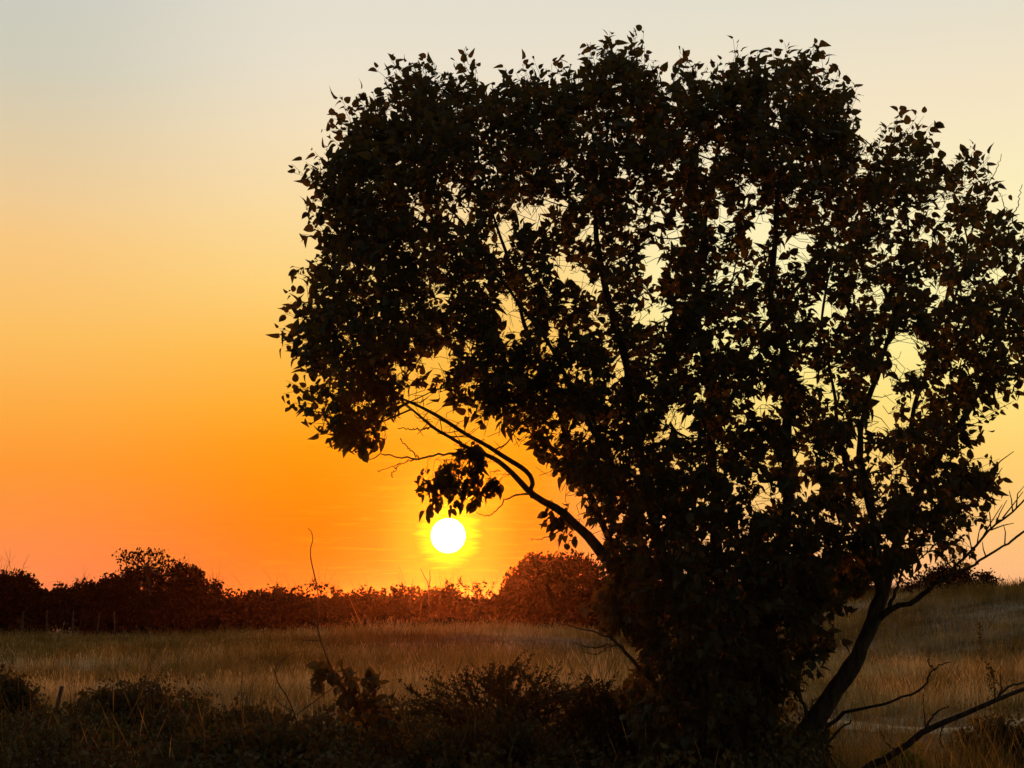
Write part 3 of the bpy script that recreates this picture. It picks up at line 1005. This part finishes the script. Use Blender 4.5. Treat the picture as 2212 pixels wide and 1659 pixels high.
fine.build('twig_spray', M_TWIG, tree)['kind'] = 'stuff'
side.build('branch_spray', M_TWIG, tree)['kind'] = 'stuff'
per = 9
f = (np.arange(per)[None, :, None] + rng.uniform(0, 1, (nt, per, 1))) / per * 1.08
pos = S0[:, None] + (S1 - S0)[:, None] * f
n = nt * per
TV = np.repeat(tv, per, 0)
sidev = rand_unit(n)
sidev -= TV * (sidev * TV).sum(1, keepdims=True)
sidev /= np.linalg.norm(sidev, axis=1, keepdims=True) + 1e-9
high = sstep(np.repeat(E[:, 2:3], per, 0), 2.2, 4.6)
Y = TV * 0.45 + sidev * 0.9 + np.array([0, 0, -1.0]) * (1 - high) * rng.uniform(0.2, 1.1, (n, 1)) + np.array([0, 0, 0.15]) * high
Y /= np.linalg.norm(Y, axis=1, keepdims=True)
size = 0.029 + 0.050 * rng.uniform(0, 1, n) ** 1.2
pos = pos.reshape(n, 3) + Y * size[:, None] * 0.30
rot = frames(Y, rand_unit(n) + np.array([0, 0, 0.5]))
which = rng.integers(0, len(LEAVES), n)
# the leaves that show largest become parts of their own
view = pos - np.array([0, 0, CAM_Z])
vd = np.linalg.norm(view, axis=1)
facing = np.abs((rot[:, :, 2] * view / vd[:, None]).sum(1))
pp = np.repeat(p, per, 0)
ed = poly_dist(CROWN, pp)
inframe = (pp[:, 0] < 2195) & (pp[:, 1] < 1640)
cell = np.floor(pp / 22).astype(int)
key = cell[:, 0] * 1000 + cell[:, 1]
front = np.zeros(n, bool)
o_ = np.lexsort((pos[:, 1], key))
first = np.concatenate([[True], np.diff(key[o_]) != 0])
front[o_[first]] = True
score = facing * size ** 2 / vd ** 2 * np.where(front | (ed < 9), 1.0, 0.0) * inframe
# keep the openings between the leafy sprays clear
v_ = pos - np.array([0, 0, CAM_Z])
yc = v_[:, 1] * math.cos(PITCH) + v_[:, 2] * math.sin(PITCH)
lu = 1106 + F * v_[:, 0] / yc
lv = 829.5 - F * (-v_[:, 1] * math.sin(PITCH) + v_[:, 2] * math.cos(PITCH)) / yc
gone = (np.repeat(spr[:, 0], per) & (rng.uniform(0, 1, n) < 0.35)) | ~np.repeat(keep, per)
for (hu, hv, ru, rv, st_) in HOLES:
    gone |= (((lu - hu) / ru) ** 2 + ((lv - hv) / rv) ** 2 < 0.25 + 1.1 * vnoise(np.stack([lu / 16, lv / 22, pos[:, 1] * 1.5], -1), 77)) & (rng.uniform(0, 1, n) < st_)
pick = np.argsort(-np.where(gone, -1, score))[:300]
isp = np.zeros(n, bool)
isp[pick] = True
lm = MB()
for t_ in range(len(LEAVES)):
    s = (which == t_) & ~isp & ~gone
    scatter(lm, LEAVES[t_], pos[s], rot[s], size[s])
lm.build('foliage', M_LEAF, tree)['kind'] = 'stuff'
leaf_me = []
for V, Fc in LEAVES:
    mb = MB()
    mb.add(V, Fc)
    leaf_me.append(mb.mesh('leaf', M_LEAF))
inv = Matrix.Translation(tree.location).inverted()
for k in pick:
    o = bpy.data.objects.new('leaf', leaf_me[which[k]])
    COL.objects.link(o)
    o.parent = tree
    o.matrix_parent_inverse = inv
    m = Matrix(rot[k].tolist()).to_4x4()
    o.matrix_basis = Matrix.Translation(pos[k].tolist()) @ m @ Matrix.Scale(float(size[k]), 4)

# ------------------------------------------------------------------ foreground scrub
GN = 'scrub at the near edge of the field'
nk = dict(group=GN, stem_r=0.009, power=2.6, low=0.25)
shrub('scrub_bush', 'stiff dark bush at the left picture edge beside the stake', 'bush', -110, 105, 1472, 14.5, nt=792, per=8, leaf=0.05, tlen=0.22, bare=20, **nk)
shrub('scrub_bush', 'broad low bush right of the leaning stake', 'bush', 140, 500, 1492, 14.5, nt=1488, per=8, leaf=0.045, tlen=0.24, bare=26, **nk)
shrub('scrub_bush', 'low dark scrub left of the curled wiry stem', 'bush', 400, 650, 1538, 13.2, nt=912, per=8, leaf=0.045, tlen=0.2, bare=16, **nk)
shrub('scrub_bush', 'lowest dark scrub in the bottom left corner', 'bush', -80, 330, 1590, 12.0, nt=1008, per=8, leaf=0.05, tlen=0.22, bare=18, **nk)
shrub('scrub_bush', 'dark scrub at the bottom edge under the leafy sapling', 'bush', 330, 760, 1590, 11.0, nt=1152, per=8, leaf=0.05, tlen=0.22, bare=16, **nk)
shrub('scrub_bush', 'leafy low scrub against the foot of the big tree', 'bush', 1180, 1420, 1505, 11.6, nt=1008, per=8, leaf=0.05, tlen=0.2, bare=14, **nk)
shrub('scrub_bush', 'dark leafy scrub at the bottom edge below the thorn bush', 'bush', 840, 1260, 1580, 10.4, nt=1248, per=8, leaf=0.045, tlen=0.2, bare=10, **nk)
shrub('weed_clump', 'yellow green leafy weed at the bottom edge right of the trunk', 'weed', 1868, 2000, 1618, 12.0, mat=M_YELLOW, nt=360, per=8, leaf=0.05, tlen=0.12, stem_r=0.005)
shrub('weed_clump', 'dark green weeds in the bottom right corner below the sandy track', 'weed', 2010, 2290, 1560, 14.0, nt=1008, per=8, leaf=0.04, tlen=0.2, stem_r=0.005)

# low undergrowth that carpets the near bank
mb = MB()
n = 46000
dd = rng.uniform(9.0, 13.6, n)
uu = rng.uniform(-250, 1780, n)
bank = 0.42 + 0.34 * vnoise(np.stack([uu / 150, dd * 0.8], -1), 51) + 0.22 * vnoise(np.stack([uu / 45, dd * 2], -1), 52)
ps = at(uu, 1300.0, dd)
ps[:, 2] = ground_z(ps[:, 0], ps[:, 1]) + bank * rng.uniform(0, 1, n) ** 0.6
scatter(mb, SMALL, ps, frames(rand_unit(n) + np.array([0, 0, 0.3]), rand_unit(n)), rng.uniform(0.03, 0.065, n))
m_ = 5000
k_ = rng.integers(0, n, m_)
B_ = ps[k_]
A_ = B_ + rng.normal(0, 0.12, (m_, 3))
A_[:, 2] = B_[:, 2] - rng.uniform(0.1, 0.35, m_)
sticks(mb, A_, B_, 0.004, 0.002)
tag(mb.build('undergrowth', M_THORN), kind='stuff')

# bare forked twig over the treeline
c = at(925, 1300, 70)
zb = float(ground_z(c[0], c[1]))
root = empty('bare_twig', (c[0], c[1], zb))
tag(root, 'thin bare forked twig sticking up from the treeline left below the sun', 'twig')
for rows in ([(927, 1300, 70, 3), (926, 1272, 70, 2.2), (918, 1248, 70, 1.8), (908, 1228, 70, 1.3)], [(926, 1272, 70, 2), (929, 1252, 70, 1.6), (928, 1232, 70, 1.2)]):
    q_ = np.array([at(a_, b_, d_) for a_, b_, d_, w_ in rows])
    if rows[0][1] == 1300:
        q_[0, 2] = zb - 0.05
    mb = MB()
    tube(mb, spline(q_, 10), np.linspace(0.030, 0.014, 10), 5)
    mb.build('stem', M_TWIG, root)

# thorn bush: stiff branches raking up to the right and left, tiny leaflets
c = at(1090, 1300, 11.8)
zb = float(ground_z(c[0], c[1]))
root = empty('thorn_bush', (c[0], c[1], zb))
tag(root, 'spiky thorn bush with raking branches in front of the field below the sun', 'bush')
lm = MB()
tw = MB()
for k in range(44):
    u_b = 1090 + rng.normal(0, 40)
    side_ = rng.uniform(-1, 1)
    ue = 1100 + side_ * 215 + rng.normal(0, 10)
    ve = 1440 + abs(side_) ** 2 * 45 + rng.uniform(0, 80)
    de = 11.8 + rng.uniform(-0.5, 0.5)
    b = at(u_b, 1300, 11.8)
    b[2] = zb - 0.04
    e = at(ue, ve, de)
    mid = b + (e - b) * np.array([0.28, 0.4, 0.80])
    pts = spline([b, mid, e], 14)
    mb = MB()
    tube(mb, pts, np.linspace(0.013, 0.003, 14), 5)
    mb.build('branch', M_TWIG, root)
    m_ = 22
    s0 = pts[rng.integers(4, 14, m_)]
    dirn = (e - mid) / np.linalg.norm(e - mid)
    ti = dirn * 1.0 + rng.normal(0, 0.38, (m_, 3))
    ti /= np.linalg.norm(ti, axis=1, keepdims=True)
    s1 = s0 + ti * rng.uniform(0.06, 0.22, (m_, 1))
    sticks(tw, s0, s1, 0.003, 0.0012)
    ff = rng.uniform(0.1, 1.05, (m_, 12, 1))
    ps = (s0[:, None] + (s1 - s0)[:, None] * ff).reshape(-1, 3)
    scatter(lm, SMALL, ps, frames(rand_unit(len(ps)), rand_unit(len(ps))), rng.uniform(0.014, 0.032, len(ps)))
tw.build('twig_spray', M_TWIG, root)['kind'] = 'stuff'
lm.build('foliage', M_THORN, root)['kind'] = 'stuff'

# leafy sapling with one long wiry shoot and a curled stem
DS = 10.6
c = at(790, 1300, DS)
zb = float(ground_z(c[0], c[1]))
root = empty('sapling', (c[0], c[1], zb))
tag(root, 'leafy sapling with one long wiry shoot rising past the treeline', 'sapling')
b0 = at(850, 1700, DS)
b0[2] = zb - 0.03


def wire(rows, name='shoot', first=None):
    s = spline(rows, 40)
    pts = at(s[:, 0], s[:, 1], s[:, 2])
    if first is not None:
        pts = np.concatenate([[first], pts])
        s = np.concatenate([s[:1], s])
    mb = MB()
    tube(mb, pts, np.maximum(s[:, 3] * s[:, 2] / F / 2 * 0.68, 0.0016), 6)
    mb.build(name, M_TWIG, root, smooth=True)
    return pts


wire([(850, 1700, DS, 10), (800, 1590, DS, 9), (750, 1500, DS, 7), (720, 1450, DS, 6), (700, 1405, DS, 5), (687, 1360, DS, 5), (684, 1320, DS, 4.5), (688, 1290, DS, 4.5), (681, 1250, DS, 4.5), (672, 1210, DS, 4), (671, 1185, DS, 3.5), (676, 1165, DS, 3), (672, 1148, DS, 2.5), (665, 1141, DS, 2)], 'shoot', b0)
wire([(686, 1345, DS, 3.5), (683, 1330, DS, 3), (690, 1310, DS, 2)])
wire([(685, 1260, DS, 3), (668, 1262, DS, 2.5), (655, 1264, DS, 2), (648, 1270, DS, 1.5)])
wire([(690, 1384, DS, 4), (672, 1384, DS, 3.5), (656, 1384, DS, 3), (650, 1396, DS, 2.5), (648, 1408, DS, 2), (632, 1412, DS, 2), (612, 1426, DS, 2.5), (598, 1452, DS, 3)])
wire([(700, 1660, DS, 6), (650, 1580, DS, 5), (635, 1540, DS, 4.5), (620, 1505, DS, 4), (603, 1480, DS, 4), (595, 1450, DS, 3.5), (604, 1430, DS, 3), (625, 1415, DS, 2)], 'shoot', b0 + np.array([-0.3, 0, 0]))
wire([(632, 1535, DS, 3.5), (605, 1520, DS, 3), (594, 1500, DS, 2.5), (597, 1470, DS, 2)])
wire([(645, 1540, DS, 3.5), (700, 1500, DS, 3), (740, 1470, DS, 2.5)])
wire([(860, 1640, DS, 6), (830, 1570, DS, 5), (800, 1510, DS, 4.5), (806, 1470, DS, 3)], 'shoot', b0)
wire([(830, 1530, DS, 4), (880, 1520, DS, 3), (930, 1520, DS, 2)], 'shoot')
cl = [(720, 1455, 22), (700, 1465, 20), (690, 1440, 10), (745, 1475, 24), (770, 1495, 24), (800, 1470, 14), (812, 1478, 12), (785, 1520, 26), (820, 1535, 26), (755, 1520, 22), (800, 1560, 30), (840, 1560, 26), (850, 1600, 26), (700, 1500, 14), (650, 1438, 8),
      (640, 1446, 8), (760, 1550, 26), (880, 1560, 16), (830, 1620, 34), (880, 1620, 26), (770, 1620, 30), (735, 1440, 10), (865, 1530, 12), (720, 1560, 20)]
n_l = 0
for (u, v_, rr) in cl:
    m_ = int(rr * 1.1)
    uu = u + rng.normal(0, rr * 0.65, m_)
    vv = v_ + rng.normal(0, rr * 0.6, m_)
    ps = at(uu, vv, DS + rng.normal(0, 0.10, m_))
    Yv = rand_unit(m_) + np.array([0, 0, -0.5])
    ro = frames(Yv, rand_unit(m_) + np.array([0, -0.3, 0.4]))
    sz = rng.uniform(0.045, 0.085, m_)
    ctr = at(u, v_, DS)
    for k in range(m_):
        if n_l >= 300:
            break
        o = bpy.data.objects.new('leaf', leaf_me[rng.integers(0, 4)])
        COL.objects.link(o)
        o.parent = root
        o.matrix_parent_inverse = Matrix.Translation(root.location).inverted()
        o.matrix_basis = Matrix.Translation(ps[k].tolist()) @ Matrix(ro[k].tolist()).to_4x4() @ Matrix.Scale(float(sz[k]), 4)
        n_l += 1

# dead branch leaning across the lower right corner
c = at(1820, 1300, 11.2)
zb = float(ground_z(c[0], c[1]))
root = empty('dead_branch', (c[0], c[1], zb))
tag(root, 'long bare dead branch leaning up to the right across the lower right corner', 'branch')
dead = [
    [(1800, 1715, 11.0, 20), (1874, 1659, 10.9, 17), (1927, 1629, 10.8, 16), (2000, 1579, 10.7, 14), (2073, 1546, 10.6, 12), (2153, 1512, 10.5, 10), (2212, 1489, 10.5, 9), (2330, 1440, 10.4, 5)],
    [(2000, 1579, 10.7, 7), (2010, 1555, 10.7, 5), (2024, 1537, 10.7, 4), (2050, 1526, 10.7, 2.5)],
    [(2000, 1579, 10.7, 5), (1997, 1550, 10.7, 3), (1994, 1500, 10.7, 2)],
    [(2150, 1513, 10.5, 7), (2180, 1483, 10.5, 5), (2212, 1476, 10.5, 4), (2270, 1462, 10.5, 2)],
    [(2160, 1508, 10.5, 4), (2162, 1480, 10.5, 3), (2161, 1456, 10.5, 2)],
    [(2040, 1560, 10.6, 4), (2030, 1590, 10.6, 3), (2038, 1620, 10.6, 2)],
    [(1940, 1622, 10.8, 4), (1915, 1605, 10.8, 3), (1900, 1575, 10.8, 2)],
]
for k, rows in enumerate(dead):
    mb = MB()
    pts, rad = limb_pts(rows, 18)
    if k == 0:
        pts = np.concatenate([[[pts[0][0] - 0.2, pts[0][1], zb - 0.03]], pts])
        rad = np.concatenate([[rad[0] * 1.1], rad])
    tube(mb, pts + rng.normal(0, 0.003, pts.shape), np.maximum(rad, 0.002), 7)
    mb.build('limb' if k == 0 else 'twig', M_BARK, root, smooth=True)

# fence posts before the treeline and the leaning stake
PG = 'thin fence posts along the far treeline'
NTH = ('first', 'second', 'third', 'fourth', 'fifth', 'sixth', 'seventh')
for k, (u, hpx) in enumerate(((50, 34), (103, 36), (159, 36), (212, 32), (252, 34))):
    c = at(u, 1300, 67)
    zb = float(ground_z(c[0], c[1]))
    mb = MB()
    t_ = rng.normal(0, 0.05, 2)
    top = 0.5 + hpx / F * 67
    tube(mb, [(c[0], c[1], zb - 0.3), (c[0] + t_[0] * 0.5, c[1], zb + top * 0.5), (c[0] + t_[0], c[1] + t_[1], zb + top)], [0.034, 0.030, 0.028], 7)
    tag(mb.build('fence_post', M_WOOD), NTH[k] + ' thin fence post from the left picture edge, before the dark treeline', 'post', PG)
c = at(128, 1300, 19)
zb = float(ground_z(c[0], c[1]))
mb = MB()
e = at(134, 1482, 19)
tube(mb, spline([(c[0] - 0.02, c[1], zb - 0.3), (c[0], c[1], zb + 0.2), e], 8), np.linspace(0.030, 0.024, 8), 8)
tag(mb.build('stake', M_WOOD), 'short leaning dark stake in the grass at the lower left', 'stake')

# dark dead stalks in the grass on the right
for u, vt, vb, d, lab in ((2112, 1350, 1420, 34, 'dark dead flower stalk in the grass under the right rise'), (2136, 1440, 1475, 24, 'small dark dead stalk in the pale grass above the sandy track')):
    c = at(u, 1300, d)
    zb = float(ground_z(c[0], c[1]))
    root = empty('dead_stalk', (c[0], c[1], zb))
    tag(root, lab, 'plant')
    mb, lm = MB(), MB()
    e = at(u + 3, vt, d)
    pts = spline([(c[0], c[1], zb - 0.05), (c[0] + 0.03, c[1], (zb + e[2]) / 2), e], 10)
    tube(mb, pts, np.linspace(0.012, 0.006, 10), 6)
    mb.build('stem', M_TWIG, root)
    s0 = pts[rng.integers(3, 10, 130)]
    ps = s0 + rng.normal(0, 0.035, (130, 3)) * [1, 1, 1.5]
    scatter(lm, SMALL, ps, frames(rand_unit(130), rand_unit(130)), rng.uniform(0.03, 0.07, 130))
    lm.build('foliage', M_BUSH, root)['kind'] = 'stuff'
